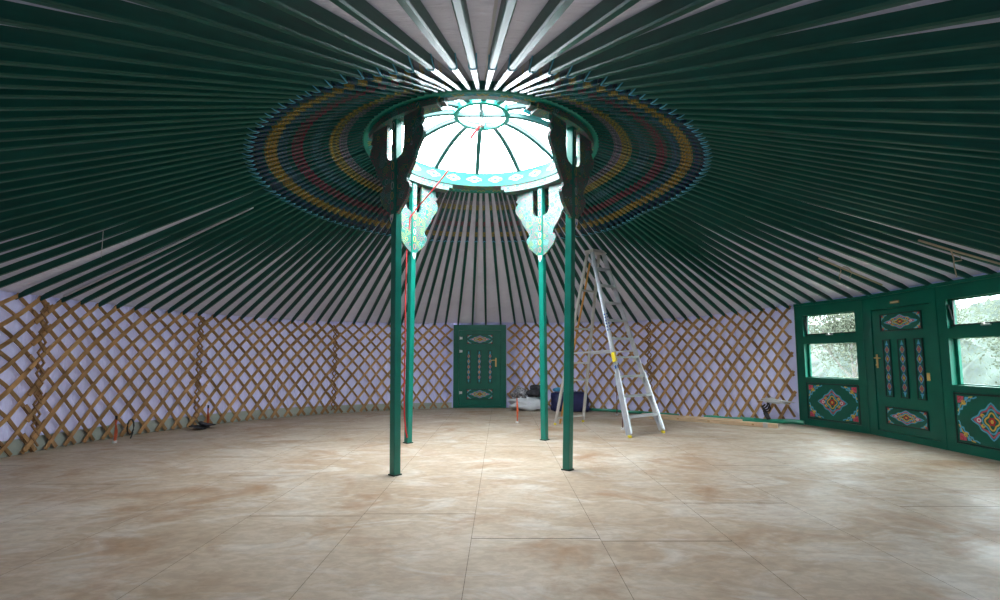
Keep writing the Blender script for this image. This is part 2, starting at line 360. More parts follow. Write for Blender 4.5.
# roof canvas above the poles
def pole_line(a):                                       # bottom edge of a pole: inner and outer end heights
    r0, z0 = 1.60, 4.17; r1 = rw(a); z1 = zt(a)-0.02+(0.035 if 64 < (a+180) % 360-180 < 98 else 0)
    return r0, z0, r1, z1
PD = 0.09
def roof():
    v = []; f = []; uv = []; n = 360; nr = 14
    for i in range(n+1):
        a = -180+i*360/n; r0, z0, r1, z1 = pole_line(a); sl = (z1-z0)/(r1-r0)
        for j in range(nr+1):
            t = j/nr; r = 1.56+(r1+0.12-1.56)*t; z = z0+sl*(r-r0)+PD/math.cos(math.atan(sl))+0.012
            v.append(tuple(pol(a, r, z))); uv.append((a/90*4, r))
    for i in range(n):
        for j in range(nr): q = i*(nr+1)+j; f.append((q, q+1, q+nr+2, q+nr+1))
    me = bpy.data.meshes.new('ceiling'); me.from_pydata(v, [], f); me.materials.append(M['roof_cloth'])
    ul = me.uv_layers.new(name='UVMap')
    for l in me.loops: ul.data[l.index].uv = (uv[l.vertex_index][0]*0.25, uv[l.vertex_index][1])
    me.polygons.foreach_set('use_smooth', [True]*len(me.polygons))
    o = bpy.data.objects.new('ceiling', me); COL.objects.link(o); tag(o, kind='structure')
    mb = MB()                                           # stitched seams of the canvas
    for a, wd, ra, rb in ((176.8, 0.016, 1.7, 6.5), (-3.5, 0.012, 1.7, 6.1)):
        r0, z0, r1, z1 = pole_line(a); sl = (z1-z0)/(r1-r0)
        mb.bar(pol(a, ra, z0+sl*(ra-r0)+PD*1.09), pol(a, rb, z0+sl*(rb-r0)+PD*1.09), wd, 0.012)
    mb.build('canvas_seam', 'greycord', o)
    return o
ceil = roof()

# ---------------------------------------------------------------- roof poles
# azimuth of every pole, measured from the rear door; the joiners spaced them unevenly
AZ = [-177.7, -174.1, -170.7, -167.9, -165.1, -161.9, -158.6, -155.4, -152.5, -150.2, -147.9, -145.7, -142.8, -140.2, -137.5, -134.9, -132.4, -128.9, -126.2, -123.5, -120.8, -118.4, -115.4, -112.6, -110.0, -107.3, -104.4, -101.6, -98.5, -95.5,
 -91.3, -88.5, -85.8, -83.1, -80.5, -77.8, -75.0, -72.4, -69.7, -67.2, -64.6, -61.7, -59.2, -56.6, -54.0, -51.4, -49.0, -46.4, -43.7, -41.1, -38.7, -35.9, -33.0, -30.2, -27.6, -24.9, -21.9, -19.2, -16.5, -13.7, -11.0, -7.9, -4.4, -1.1,
 2.6, 6.1, 8.7, 11.2, 14.2, 16.8, 19.3, 22.0, 24.7, 27.4, 30.2, 32.9, 35.8, 39.0, 41.7, 44.4, 47.0, 49.5, 51.8, 53.9, 56.0, 57.9, 59.5, 61.1, 62.7, 64.6, 67.2, 70.0, 73.1, 76.2, 79.4, 82.5, 85.9, 88.8, 91.3, 94.0, 96.3, 99.9,
 102.9, 106.3, 109.0, 111.6, 114.3, 116.7, 119.1, 121.4, 123.8, 126.2, 128.7, 131.2, 133.0, 136.3, 139.2, 142.2, 145.0, 148.0, 150.6, 153.6, 156.8, 160.0, 163.2, 166.4, 169.7, 173.0, 176.1, 179.2]
def az_at(i):                                           # azimuth at a fractional pole number, running on past both ends
    n = len(AZ); k = math.floor(i); f_ = i-k
    def g(j): return AZ[j % n] + 360*(j//n)
    return g(k)*(1-f_)+g(k+1)*f_
def idx_of(a):
    for j in range(-40, len(AZ)+40):
        if az_at(j) <= a < az_at(j+1): return j+(a-az_at(j))/(az_at(j+1)-az_at(j))
    return 0
PW = 0.056
SEC0 = [(-0.5, -0.38), (-0.34, -0.5), (0.34, -0.5), (0.5, -0.38), (0.5, 0.5), (-0.5, 0.5)]
def pole_sec(w, d): return [(a*w, b*d) for a, b in SEC0]
XP = 1.40                                               # length of the painted inner end
def pole_mesh(L):
    mb = MB(); xs = [XP, 2.6, L-0.5, L-0.12, L+0.05]; ws = [0.054, PW, 0.047, 0.044, 0.024]; ds = [PD, PD, 0.074, 0.066, 0.04]
    v = []; f = []
    for x, w, d in zip(xs, ws, ds):
        for a, b in pole_sec(w, d): v.append((x, a, b+d/2))
    for i in range(len(xs)-1):
        for q in range(6): r_ = (q+1) % 6; f.append((6*i+q, 6*i+r_, 6*i+6+r_, 6*i+6+q))
    f += [tuple(range(5, -1, -1)), tuple(len(v)-6+q for q in range(6))]
    mb.add(v, f); return mb
painted_me = None; tick_me = None
sectors = [
    (lambda th: abs(th) <= 13, 'dark green roof pole directly overhead, running from the crown ring toward the viewer', 'roof poles directly overhead'),
    (lambda th: -60 <= th < -13, 'dark green roof pole in the upper left of the tent, seen steeply from below', 'roof poles upper left'),
    (lambda th: 13 < th <= 60, 'dark green roof pole in the upper right of the tent, seen steeply from below', 'roof poles upper right'),
    (lambda th: -116 <= th < -60, 'dark green roof pole running down to the left lattice wall', 'roof poles over the left wall'),
    (lambda th: 60 < th <= 84, 'dark green roof pole running out to the far right edge past the right window', 'roof poles over the far right edge'),
    (lambda th: 84 < th <= 117, 'dark green roof pole resting on the green entrance front with the windows', 'roof poles over the entrance front'),
    (lambda th: 117 < th <= 170, 'dark green roof pole running down to the back right lattice wall by the stepladder', 'roof poles over the back right wall'),
    (lambda th: -170 <= th < -116, 'dark green roof pole running down to the back left lattice wall', 'roof poles over the back left wall'),
    (lambda th: True, 'dark green roof pole running down to the rear wall around the small green door', 'roof poles over the rear door')]
for a in AZ:
    th = 180-a; r0, z0, r1, z1 = pole_line(a); L = math.hypot(r1-r0, z1-z0); sl = math.atan2(z1-z0, r1-r0)
    o = pole_mesh(L).build('roof_pole', 'pole')
    p = pol(a, r0, z0)
    ux = Vector((math.sin(R(a))*math.cos(sl), math.cos(R(a))*math.cos(sl), math.sin(sl)))
    uy = Vector((0, 0, 1)).cross(ux).normalized(); uz = ux.cross(uy)
    o.matrix_world = Matrix(((ux.x, uy.x, uz.x, p.x), (ux.y, uy.y, uz.y, p.y), (ux.z, uy.z, uz.z, p.z), (0, 0, 0, 1)))
    tn = (th+180) % 360-180
    for fn, lab, gr in sectors:
        if fn(tn): tag(o, lab, 'roof pole', gr); break
    if painted_me is None:
        mb = MB(); v = []; f = []
        for x, w in ((0.0, 0.045), (XP, 0.057)):
            for q, b in pole_sec(w, PD): v.append((x, q, b+PD/2-0.001))
        for q in range(6): r_ = (q+1) % 6; f.append((q, r_, 6+r_, 6+q))
        f += [tuple(range(5, -1, -1)), tuple(range(6, 12))]; mb.add(v, f)
        pe = mb.build('painted_end', 'bands', o); painted_me = pe.data
        mb = MB()                                       # pale painted tip line that rises over both sides of the pole
        for s in (-1, 1):
            pts = [(XP-0.03, 0, -0.004), (XP-0.005, s*0.022, -0.004), (XP+0.03, s*0.031, 0.006), (XP+0.085, s*0.0315, 0.05), (XP+0.12, s*0.0315, 0.092)]
            mb.sweep(pts, [(-0.006, -0.002), (0.006, -0.002), (0.006, 0.002), (-0.006, 0.002)])
        te = mb.build('tip_line', 'cyan', o); tick_me = te.data
    else:
        pe = bpy.data.objects.new('painted_end', painted_me); COL.objects.link(pe); pe.parent = o
        te = bpy.data.objects.new('tip_line', tick_me); COL.objects.link(te); te.parent = o
    te['label'] = 'pale blue painted tip line'; pe['label'] = 'inner end painted in coloured bands'

# ---------------------------------------------------------------- crown ring
crown = tag(empty('skylight_ring', (0, 0, 4.2)), 'round green crown ring with curved ribs of the skylight at the centre of the roof', 'skylight')
def dn(mb):                                             # crown parts are written in world height; shift into the crown's own frame
    mb.v = [(x, y, z-4.2) for x, y, z in mb.v]; return mb
mb = MB(); mb.lathe([(1.37, 4.20), (1.60, 4.155), (1.62, 4.17), (1.62, 4.36), (1.50, 4.42), (1.37, 4.42)], 0, 360, 96)
dn(mb).build('rim', 'rim', crown, smooth=True)
mb = MB()                                               # painted medallions and zigzags on the inner face and the underside
for k in range(24):
    a = k*15+7.5; T = Matrix.Translation(pol(a, 1.366, 4.31)) @ Matrix.Rotation(-R(a), 4, 'Z')
    n = 20; pts = [(0.10*math.cos(t)*(1+0.15*math.cos(4*t)), 0.045*math.sin(t)*(1+0.15*math.cos(4*t))) for t in [2*PI*i/n for i in range(n)]]
    mb.ribbon(pts, 0.012, -0.003, 0 if k % 2 else 1, T=T); mb.ribbon([(x*0.5, z*0.5) for x, z in pts], 0.010, -0.004, 2, T=T)
    for s in (-1, 1): mb.ribbon([(s*(0.11+0.012*i), 0.02*(-1)**i) for i in range(5)], 0.010, -0.003, 1 if k % 2 else 3, closed=False, T=T)
for k in range(72):                                     # underside zigzag
    a = k*5; pts = [pol(a+d, r, 4.20-(r-1.37)*0.196-0.003) for d, r in ((0, 1.40), (1.25, 1.45), (2.5, 1.40), (3.75, 1.45), (5, 1.40))]
    mb.sweep(pts, [(-0.007, -0.001), (0.007, -0.001), (0.007, 0.001), (-0.007, 0.001)], 0)
    pts = [pol(a+d, r, 4.20-(r-1.37)*0.196-0.003) for d, r in ((0, 1.55), (1.25, 1.50), (2.5, 1.55), (3.75, 1.50), (5, 1.55))]
    mb.sweep(pts, [(-0.006, -0.001), (0.006, -0.001), (0.006, 0.001), (-0.006, 0.001)], 1 if k % 2 else 3)
dn(mb).build('painted_ornament', ['pink', 'yellow', 'white', 'cyan'], crown, fixn=False)
mb = MB(); mb.lathe([(1.375, 4.197), (1.50, 4.173), (1.50, 4.170), (1.375, 4.194)], 0, 360, 96); dn(mb).build('painted_underside', 'scroll', crown)
HR = 0.37; HC = (-0.03, 0.0)
def dome(t, a):                                         # point on a dome meridian, t 0 at the rim, 1 at the hub
    r = 1.40 + (HR-1.40)*t; z = 4.42 + 0.33*math.sin(min(1, t)*PI/2)**0.9
    return pol(a, r, z)
for k in range(12):
    a = k*30-5.5; mb = MB(); mb.sweep([dome(t/10, a) for t in range(11)], [(-0.034, -0.03), (0.034, -0.03), (0.034, 0.03), (-0.034, 0.03)])
    mb.box(-0.035, 0.035, -0.05, 0.05, 4.40, 4.45, T=Matrix.Translation(pol(a, 1.41, 0)) @ Matrix.Rotation(-R(a), 4, 'Z'))
    dn(mb).build('rib', 'rib', crown)
mb = MB(); mb.lathe([(HR-0.03, 4.70), (HR+0.03, 4.70), (HR+0.03, 4.80), (HR-0.03, 4.80)], 0, 360, 48)
dn(mb).build('hub_ring', 'rim', crown, smooth=True)
mb = MB(); mb.box(-0.025, 0.025, -HR, HR, 4.71, 4.78); mb.box(-HR, HR, -0.025, 0.025, 4.712, 4.775); dn(mb).build('hub_cross', 'rib', crown)
mb = MB(); v = []; f = []
for k in range(48):
    for t in range(9): v.append(tuple(dome(t/8*1.0, k*7.5)+Vector((0, 0, 0.045))))
for k in range(48):
    for t in range(8): j = (k+1) % 48; f.append((k*9+t, j*9+t, j*9+t+1, k*9+t+1))
f.append(tuple(k*9+8 for k in range(48)))
mb.add(v, f); gl = dn(mb).build('dome_glazing', 'dome_glass', crown, smooth=True)
# folded canvas left on the outside of the dome
mb = MB(); v = []; f = []
for i in range(13):
    a = 84+i*2.2
    for j in range(7): t = 0.06+j*0.12; v.append(tuple(dome(t, a+3*math.sin(j))+Vector((0, 0, 0.09+0.012*math.sin(i*1.7+j)))))
for i in range(12):
    for j in range(6): q = i*7+j; f.append((q, q+1, q+8, q+7))
mb.add(v, f); cf = mb.build('canvas_cover', 'teal_cover', smooth=True); so = cf.modifiers.new('thickness', 'SOLIDIFY'); so.thickness = 0.012
tag(cf, 'teal canvas strip folded over the right side of the skylight dome', 'roof cover')
# pulley and red rope
pu = tag(empty('pulley', (0.0, 0.0, 4.6)), 'small white pulley hanging under the middle of the skylight', 'pulley')
mb = MB(); mb.tube([(0, 0, 0.11), (0, 0, 0.05)], 0.008, 6); mb.lathe([(0.0, -0.012), (0.035, -0.03), (0.045, 0.0), (0.035, 0.04), (0.0, 0.06)], 0, 360, 12, closed_prof=False); mb.build('housing', 'white', pu, smooth=True)
mb = MB(); mb.tube([(-0.05, 0, 0), (0.05, 0, 0)], 0.022, 10); mb.build('wheel', 'black', pu, smooth=True)

# ---------------------------------------------------------------- four carved columns
LV = [(4.09, 0.16, 0.47), (3.99, 0.16, 0.47), (3.95, 0.16, 0.505), (3.91, 0.16, 0.46), (3.86, 0.16, 0.50), (3.80, 0.16, 0.52), (3.74, 0.16, 0.50), (3.68, 0.15, 0.45), (3.64, 0.12, 0.42), (3.615, 0.043, 0.40),
      (3.55, 0.043, 0.375), (3.48, 0.043, 0.33), (3.40, 0.043, 0.27), (3.34, 0.043, 0.23), (3.30, 0.043, 0.235), (3.27, 0.043, 0.275), (3.22, 0.043, 0.285), (3.18, 0.043, 0.265), (3.12, 0.043, 0.24), (3.05, 0.043, 0.17), (2.99, 0.043, 0.10), (2.96, 0.043, 0.06)]
def column(base, top, label):
    bx, by = base; tx, ty = top; a = math.degrees(math.atan2(tx, ty))
    t = tag(empty('carved_column', (bx, by, 0)), label, 'column', 'columns under the crown ring')
    off = Vector((tx-bx, ty-by, 0)); rot = Matrix.Rotation(-R(a), 4, 'Z')
    mb = MB(); s = 0.045
    sec = [(-s, -s+0.006), (-s+0.006, -s), (s-0.006, -s), (s, -s+0.006), (s, s-0.006), (s-0.006, s), (-s+0.006, s), (-s, s-0.006)]
    v = []
    for z in (0.012, 4.09):
        o = off*(z/4.09)
        for x, y in sec: v.append(o + (rot @ Vector((x, y, 0))) + Vector((0, 0, z)))
    mb.add(v, [tuple(range(7, -1, -1)), tuple(range(8, 16))] + [(q, (q+1) % 8, 8+(q+1) % 8, 8+q) for q in range(8)]); mb.build('post', 'post', t)
    mb = MB(); mb.box(-0.055, 0.055, -0.055, 0.055, 0, 0.014, T=rot); mb.build('base_plate', 'frame_dark', t)
    for sd in (-1, 1):
        mb = MB(); T = Matrix.Translation(off) @ rot; v = []; f = []; n = len(LV)
        for z, xi, xo in LV:
            for y in (-0.02, 0.02):
                v += [(sd*xi, y, z), (sd*xo, y, z)]
        for i in range(n-1):
            a_, b_ = 4*i, 4*i+4
            f += [(a_, a_+1, b_+1, b_), (a_+2, b_+2, b_+3, a_+3), (a_+1, a_+3, b_+3, b_+1), (a_, b_, b_+2, a_+2)]
        f += [(0, 2, 3, 1), (4*n-4, 4*n-3, 4*n-1, 4*n-2)]
        mb.add(v, f, 0, T); mb.build('carved_bracket', 'scroll', t)
    mb = MB()                                           # painted strip and drop on the faces of the post between the brackets
    T = Matrix.Translation(off) @ rot
    for y in (-0.049, 0.049):
        for i in range(9): z = 3.05+i*0.12; mb.ribbon([(0.022*math.cos(q), z+0.045*math.sin(q)) for q in [2*PI*j/10 for j in range(10)]], 0.008, y, i % 3, T=T)
        mb.disc([(0, 2.84), (0.03, 2.90), (0.035, 2.95), (-0.035, 2.95), (-0.03, 2.90)], y, 3, T=T); mb.disc([(0, 2.87), (0.014, 2.895), (0, 2.92), (-0.014, 2.895)], y*1.03, 4, T=T)
    mb.build('painted_strip', ['pink', 'yellow', 'white', 'white', 'blue'], t, fixn=False)
    mb = MB(); prof = [(1.385, 4.085), (1.545, 4.085), (1.555, 4.15), (1.52, 4.175), (1.385, 4.195)]
    mb.lathe(prof, a-25, a+25, 20)
    for sd in (-1, 1): mb.lathe([(1.385, 4.13), (1.5, 4.13), (1.5, 4.17), (1.385, 4.19)], a+sd*25, a+sd*27.5, 2)
    mb.v = [(x-bx, y-by, z) for x, y, z in mb.v]
    mb.build('capital_board', 'scroll', t)
    return t
column((-0.913, -1.061), (-0.96, -1.09), 'front left green column with dark carved brackets under the ring')
column((1.045, -0.815), (1.13, -0.91), 'front right green column with dark carved brackets, nearest the stepladder')
column((-1.153, 0.96), (-1.13, 0.94), 'rear left green column with brightly lit brackets and a red rope beside it')
column((0.965, 1.225), (0.935, 1.16), 'rear right green column with brightly lit carved brackets, in front of the white sack')
# red rope
mb = MB()
P0 = Vector((-0.03, -0.02, 4.56)); P1 = Vector((-1.05, 0.86, 3.66))
mb.tube([P0+(P1-P0)*t + Vector((0, 0, -0.05*math.sin(PI*t))) for t in [i/12 for i in range(13)]], 0.0105, 6)
mb.tube([P0+(P1-P0)*t + Vector((0, 0, 0.0)) for t in (0, 0.06, 0.13)], 0.02, 6)
mb.tube([P1, (-1.16, 0.86, 3.5), (-1.205, 0.87, 3.0), (-1.215, 0.872, 2.3), (-1.205, 0.868, 1.5), (-1.21, 0.868, 0.8), (-1.195, 0.86, 0.42), (-1.17, 0.845, 0.2), (-1.145, 0.84, 0.10)], 0.011, 6)
rope = tag(mb.build('red_rope', 'redrope', smooth=True), 'thin red rope from the skylight pulley down beside the rear left column', 'rope')

# ---------------------------------------------------------------- lattice wall panels
ROWS = 6.3
def lat_z(t, H): return H*(1.22*t-0.22*t*t) if t <= 1 else H*t
def lattice(a0, a1, label, rr=0.0, lash=()):
    am = (a0+a1)/2; base = pol(am, rw(am)); t = tag(empty('lattice_wall_section', base), label, 'lattice wall')
    for layer, (sgn, off, mt) in enumerate(((-1, 0.0, 'lat_b'), (1, -0.016, 'lat_a'))):
        mb = MB(); i0, i1 = idx_of(a0), idx_of(a1)
        for k in range(int(i0-ROWS)-2, int(i1+ROWS)+3):
            jit = random.uniform(-0.10, 0.10); ts = []; n = 15
            for i in range(101):
                tt = i/100; aa = az_at(k - sgn*(1-tt)*ROWS)
                if a0 <= aa <= a1: ts.append(tt)
            if len(ts) < 8: continue
            lo, hi = ts[0], ts[-1]; pts = []; m = max(3, int((hi-lo)*n))
            for i in range(m+1):
                tt = lo+(hi-lo)*i/m; aa = az_at(k - sgn*(1-tt)*ROWS) + jit
                pts.append(pol(aa, rw(aa)+off+rr, 0.015+lat_z(tt, zt(aa)-0.0)) - base)
            e = (pts[-1]-pts[-2]).normalized(); pts.append(pts[-1]+e*0.03)
            v = []; w = (0.028 if layer else 0.024)*random.uniform(0.85, 1.15); d = 0.006
            for i, p in enumerate(pts):
                q = (pts[min(i+1, len(pts)-1)]-pts[max(i-1, 0)]).normalized(); nrm = Vector((p.x+base.x, p.y+base.y, 0)).normalized(); sd = q.cross(nrm).normalized()
                v += [p+sd*w-nrm*d, p+sd*w+nrm*d, p-sd*w+nrm*d, p-sd*w-nrm*d]
            f = [(0, 1, 2, 3), tuple(len(v)-4+q for q in (3, 2, 1, 0))]
            for i in range(len(pts)-1):
                for q in range(4): r_ = (q+1) % 4; f.append((4*i+q, 4*i+r_, 4*i+4+r_, 4*i+4+q))
            mb.add(v, f)
        mb.build('outer_slats' if layer == 0 else 'inner_slats', mt, t)
    for a in lash:
        mb = MB(); r = rw(a)-0.014
        for i in range(14):
            z = 0.08+i*0.143
            for sd in (-1, 1): mb.tube([pol(a+0.5*sd, r, z)-base, pol(a-0.5*sd, r-0.008*sd, z+0.143)-base], 0.015, 5)
        mb.build('rope_lashing', 'lash', t, smooth=True)
    return t
J = 1.3
lattice(-140, -113+J, 'lattice wall section nearest the viewer on the left side', 0)
lattice(-113-J, -88+J, 'brown lattice wall section cut by the left edge of the photo', 0.024, (-88,))
lattice(-88-J, -64+J, 'brown lattice wall section on the left with two orange stakes before it', 0)
lattice(-64-J, -37+J, 'brown lattice wall section between the left stakes and the back left bend', 0.024, (-64, -37))
lattice(-37-J, -9.4, 'brown lattice wall section left of the small rear door, behind the left columns', 0)
lattice(4.2, 38.5+J, 'orange-brown lattice wall section behind the stepladder and the sacks', 0)
lattice(38.5-J, 62.9, 'orange-brown lattice wall section between the stepladder and the green entrance front', 0.024, (38.5,))
lattice(99, 140, 'lattice wall section starting just past the right window of the entrance front', 0)
# ---------------------------------------------------------------- painted ornament helpers (local xz plane, facing -y)
def lobed(cx, cz, w, h, p=1.1, k=8, amp=0.08, n=56, ph=0.0):
    out = []
    for i in range(n):
        t = 2*PI*i/n; c, s = math.cos(t), math.sin(t); r = 1/((abs(c)**p+abs(s)**p)**(1/p)); r *= 1+amp*math.cos(k*t+ph)
        out.append((cx+w*r*c, cz+h*r*s))
    return out
def curl(cx, cz, r, a0, turns, n=14):
    return [(cx+r*(1-0.75*i/n)*math.cos(a0+turns*2*PI*i/n), cz+r*(1-0.75*i/n)*math.sin(a0+turns*2*PI*i/n)) for i in range(n+1)]
# material slots of a painted panel: 0 frame 1 moulding 2 cyan 3 blue 4 pink 5 red 6 yellow 7 white
PM = ['frame', 'frame_dark', 'cyan', 'blue', 'pink', 'red', 'yellow', 'white']
def medallion(mb, cx, cz, w, h, y, lw):
    mb.ribbon(lobed(cx, cz, w, h, 1.05, 8, 0.06), lw, y, 2); mb.ribbon(lobed(cx, cz, w*0.86, h*0.86, 1.05, 8, 0.06), lw, y, 4)
    for s in (-1, 1):
        mb.disc(lobed(cx+s*w*0.66, cz, w*0.17, h*0.20, 1.2, 4, 0.1, 16), y, 4); mb.ribbon(lobed(cx+s*w*0.66, cz, w*0.09, h*0.1, 2, 3, 0, 10), lw*0.6, y-0.001, 7)
        mb.ribbon(curl(cx+s*w*0.45, cz+h*0.26, w*0.11, PI*(s < 0), 1.2*s), lw*0.9, y-0.001, 6, closed=False); mb.ribbon(curl(cx+s*w*0.45, cz-h*0.26, w*0.11, PI*(s < 0), -1.2*s), lw*0.9, y-0.001, 6, closed=False)
    mb.ribbon(lobed(cx, cz, w*0.42, h*0.60, 2, 4, 0.16), lw, y-0.001, 2); mb.ribbon(lobed(cx, cz, w*0.30, h*0.42, 2, 4, 0.18), lw, y-0.001, 6)
    mb.disc(lobed(cx, cz, w*0.17, h*0.24, 2, 6, 0.15, 24), y-0.001, 5); mb.disc(lobed(cx, cz, w*0.08, h*0.12, 2, 6, 0.1, 12), y-0.002, 6)
def corner(mb, x, z, sx_, sz_, w, h, y, lw):
    def P(u, v): return (x+sx_*u*w, z+sz_*v*h)
    mb.disc([P(0.02, 0.02), P(0.36, 0.04), P(0.34, 0.20), P(0.25, 0.30), P(0.16, 0.36), P(0.03, 0.38)], y, 4)
    mb.ribbon([P(0.06, 0.06), P(0.22, 0.08), P(0.16, 0.18), P(0.07, 0.24)], lw*0.7, y-0.001, 5)
    mb.ribbon([P(1.0, 0.02), P(0.84, 0.10), P(0.70, 0.10), P(0.66, 0.24), P(0.50, 0.26), P(0.46, 0.44), P(0.28, 0.50), P(0.24, 0.68), P(0.10, 0.72), P(0.08, 0.86), P(0.02, 1.0)], lw, y, 2, closed=False)
    mb.ribbon([P(0.80, 0.02), P(0.62, 0.06), P(0.52, 0.16), P(0.40, 0.24), P(0.36, 0.38), P(0.20, 0.44), P(0.12, 0.60), P(0.02, 0.80)], lw*0.8, y, 6, closed=False)
    mb.disc([P(0.40, 0.06), P(0.60, 0.05), P(0.58, 0.16), P(0.44, 0.20)], y-0.0005, 2); mb.disc([P(0.05, 0.42), P(0.16, 0.44), P(0.14, 0.60), P(0.05, 0.64)], y-0.0005, 2)
    mb.disc([P(0.64, 0.04), P(0.78, 0.03), P(0.72, 0.11)], y-0.0005, 6); mb.disc([P(0.04, 0.68), P(0.10, 0.66), P(0.05, 0.82)], y-0.0005, 6)
    mb.disc([P(0.24, 0.24), P(0.36, 0.22), P(0.34, 0.34), P(0.22, 0.38)], y-0.0012, 6); mb.disc([P(0.26, 0.27), P(0.32, 0.26), P(0.30, 0.32)], y-0.0016, 5)
    for u, v, r in ((0.52, 0.16, 0.10), (0.16, 0.56, 0.10), (0.36, 0.34, 0.09)):
        mb.ribbon([P(u+a*1.0, v+b*1.0) for a, b in [(r*math.cos(q), r*math.sin(q)) for q in [2*PI*i/10 for i in range(8)]]], lw*0.8, y-0.001, 2 if u != 0.36 else 6, closed=False)
def panel(name, parent, u0, u1, z0, z1, kind, y=0.0, lw=0.015):
    mb = MB(); mw = 0.028
    mb.box(u0, u1, y+0.004, y+0.02, z0, z1, 0)
    for a, b, c, d in ((u0, u1, z0, z0+mw*0.6), (u0, u1, z1-mw*0.6, z1), (u0, u0+mw*0.6, z0, z1), (u1-mw*0.6, u1, z0, z1)): mb.box(a, b, y-0.008, y+0.01, c, d, 1)
    cx, cz = (u0+u1)/2, (z0+z1)/2; w, h = (u1-u0)/2, (z1-z0)/2; yy = y+0.0025
    if kind == 'big':
        medallion(mb, cx, cz, w*0.52, h*0.66, yy, lw)
        for sx_ in (-1, 1):
            for sz_ in (-1, 1): corner(mb, cx+sx_*w*0.92, cz+sz_*h*0.90, -sx_, -sz_, w*0.56, h*0.80, yy, lw)
    elif kind == 'wide':
        medallion(mb, cx, cz, w*0.76, h*0.72, yy, lw)
        for sx_ in (-1, 1):
            for sz_ in (-1, 1): corner(mb, cx+sx_*w*0.93, cz+sz_*h*0.86, -sx_, -sz_, w*0.30, h*0.62, yy, lw)
    elif kind == 'tall':
        n = 5; st = 2*h*0.80/n
        for i in range(n):
            z = cz-h*0.80+st*(i+0.5); mb.ribbon(lobed(cx, z, w*0.55, st*0.44, 1.5, 4, 0.1, 20), lw*0.9, yy, 2 if i % 2 else 3)
            mb.disc(lobed(cx, z, w*0.26, st*0.22, 1.5, 4, 0.1, 12), yy-0.001, 6 if i % 2 else 4); mb.ribbon(lobed(cx, z, w*0.40, st*0.33, 1.5, 4, 0.1, 16), lw*0.6, yy-0.001, 4 if i % 2 else 6)
        for s in (-1, 1):
            mb.disc([(cx, cz+s*h*0.97), (cx+w*0.25, cz+s*h*0.86), (cx+w*0.42, cz+s*h*0.80), (cx-w*0.42, cz+s*h*0.80), (cx-w*0.25, cz+s*h*0.86)], yy, 2)
    o = mb.build(name, PM, parent, fixn=False); return o

def lever_handle(parent, u, z, y, sd, name='door_handle'):
    mb = MB(); mb.box(u-0.02, u+0.02, y-0.012, y, z-0.14, z+0.09, bev=0.005)
    mb.tube([(u, y-0.01, z+0.03), (u, y-0.055, z+0.03)], 0.011, 8); mb.tube([(u, y-0.05, z+0.03), (u+sd*0.06, y-0.055, z+0.033), (u+sd*0.125, y-0.05, z+0.026)], 0.010, 8)
    mb.tube([(u, y-0.01, z-0.09), (u, y-0.028, z-0.09)], 0.013, 8)
    return mb.build(name, 'brass', parent, smooth=True)

# ---------------------------------------------------------------- entrance front on the right: flat framed units
def unit(name, p, q):
    d = q-p; return empty(name, (p.x, p.y, 0), math.atan2(d.y, d.x)), d.length
TH = 0.14; HT = 2.34
def window_unit(n0, p, q, lab):
    e, L = unit('wall_entrance', p, q); tag(e, kind='structure')
    g0, g1 = 0.205, 1.175
    mb = MB()
    rails = [(0, L, 0, 0.125), (0, L, 0.835, 0.925), (0, L, 1.575, 1.715), (0, L, 2.13, HT)]
    for a, b, c, d in rails: mb.box(a, b, 0, TH, c, d)
    mb.box(0, 0.16, 0.001, TH-0.001, 0, HT); mb.box(g1+0.005, L, 0.001, TH-0.001, 0, HT)
    mb.box(0.15, g1+0.01, 0.03, TH-0.01, 0.12, 0.84)
    mb.box(-0.012, 0.012, -0.006, 0.05, 0, HT); mb.build('timber_frame', 'frame', e)
    panel('painted_panel', e, 0.155, 1.17, 0.135, 0.82, 'big', y=0.014, lw=0.02)
    for i, (z0, z1) in enumerate(((0.925, 1.575), (1.715, 2.13))):
        w = tag(empty('window_%d' % (n0+i), (0, 0, 0)), kind='structure'); w.location = e.location; w.rotation_euler = e.rotation_euler
        mb = MB(); f0 = 0.05 if i else 0.02; y0, y1 = (0.06, 0.10) if i else (0.085, 0.12)
        a0, a1 = 0.16, g1+0.005; fl = 0.045
        mb.box(a0, a0+fl, y0, y1, z0, z1); mb.box(a1-fl*0.3, a1, y0, y1, z0, z1); mb.box(a0, a1, y0, y1, z0, z0+f0*0.9); mb.box(a0, a1, y0, y1, z1-f0*0.4, z1)
        mb.build('window_frame', 'frame', w)
        if i:
            mb = MB()                                   # dark rubber seal and the stay of the top-hung sash
            for a, b, c, d in ((a0+fl-0.012, a0+fl+0.004, z0+0.02, z1), (a1-fl*0.3-0.006, a1-fl*0.3+0.004, z0+0.02, z1), (a0, a1, z0+f0*0.9-0.008, z0+f0*0.9+0.008)): mb.box(a, b, y0-0.006, y0+0.01, c, d)
            mb.build('rubber_seal', 'black', w)
            mb = MB(); mb.bar((a0+0.02, 0.02, z1-0.08), (a0+0.035, 0.05, z0+0.12), 0.022, 0.012); mb.build('window_stay', 'black', w)
            mb = MB(); mb.box(0.60, 0.72, 0.03, 0.062, z0+0.012, z0+0.034, bev=0.004); mb.box(0.63, 0.66, 0.015, 0.035, z0+0.016, z0+0.05, bev=0.003); mb.build('window_latch', 'hinge', w)
        mb = MB(); mb.box(a0+0.03, a1-0.01, (y0+y1)/2-0.003, (y0+y1)/2+0.003, z0+0.015, z1-0.01); mb.build('glass_pane', 'glass', w)
    return e
window_unit(1, A0, A1, 'left'); window_unit(3, D1, D1+(B1-D1).normalized()*1.32, 'right')
e, L = unit('wall_entrance', A1, D1); tag(e, kind='structure')
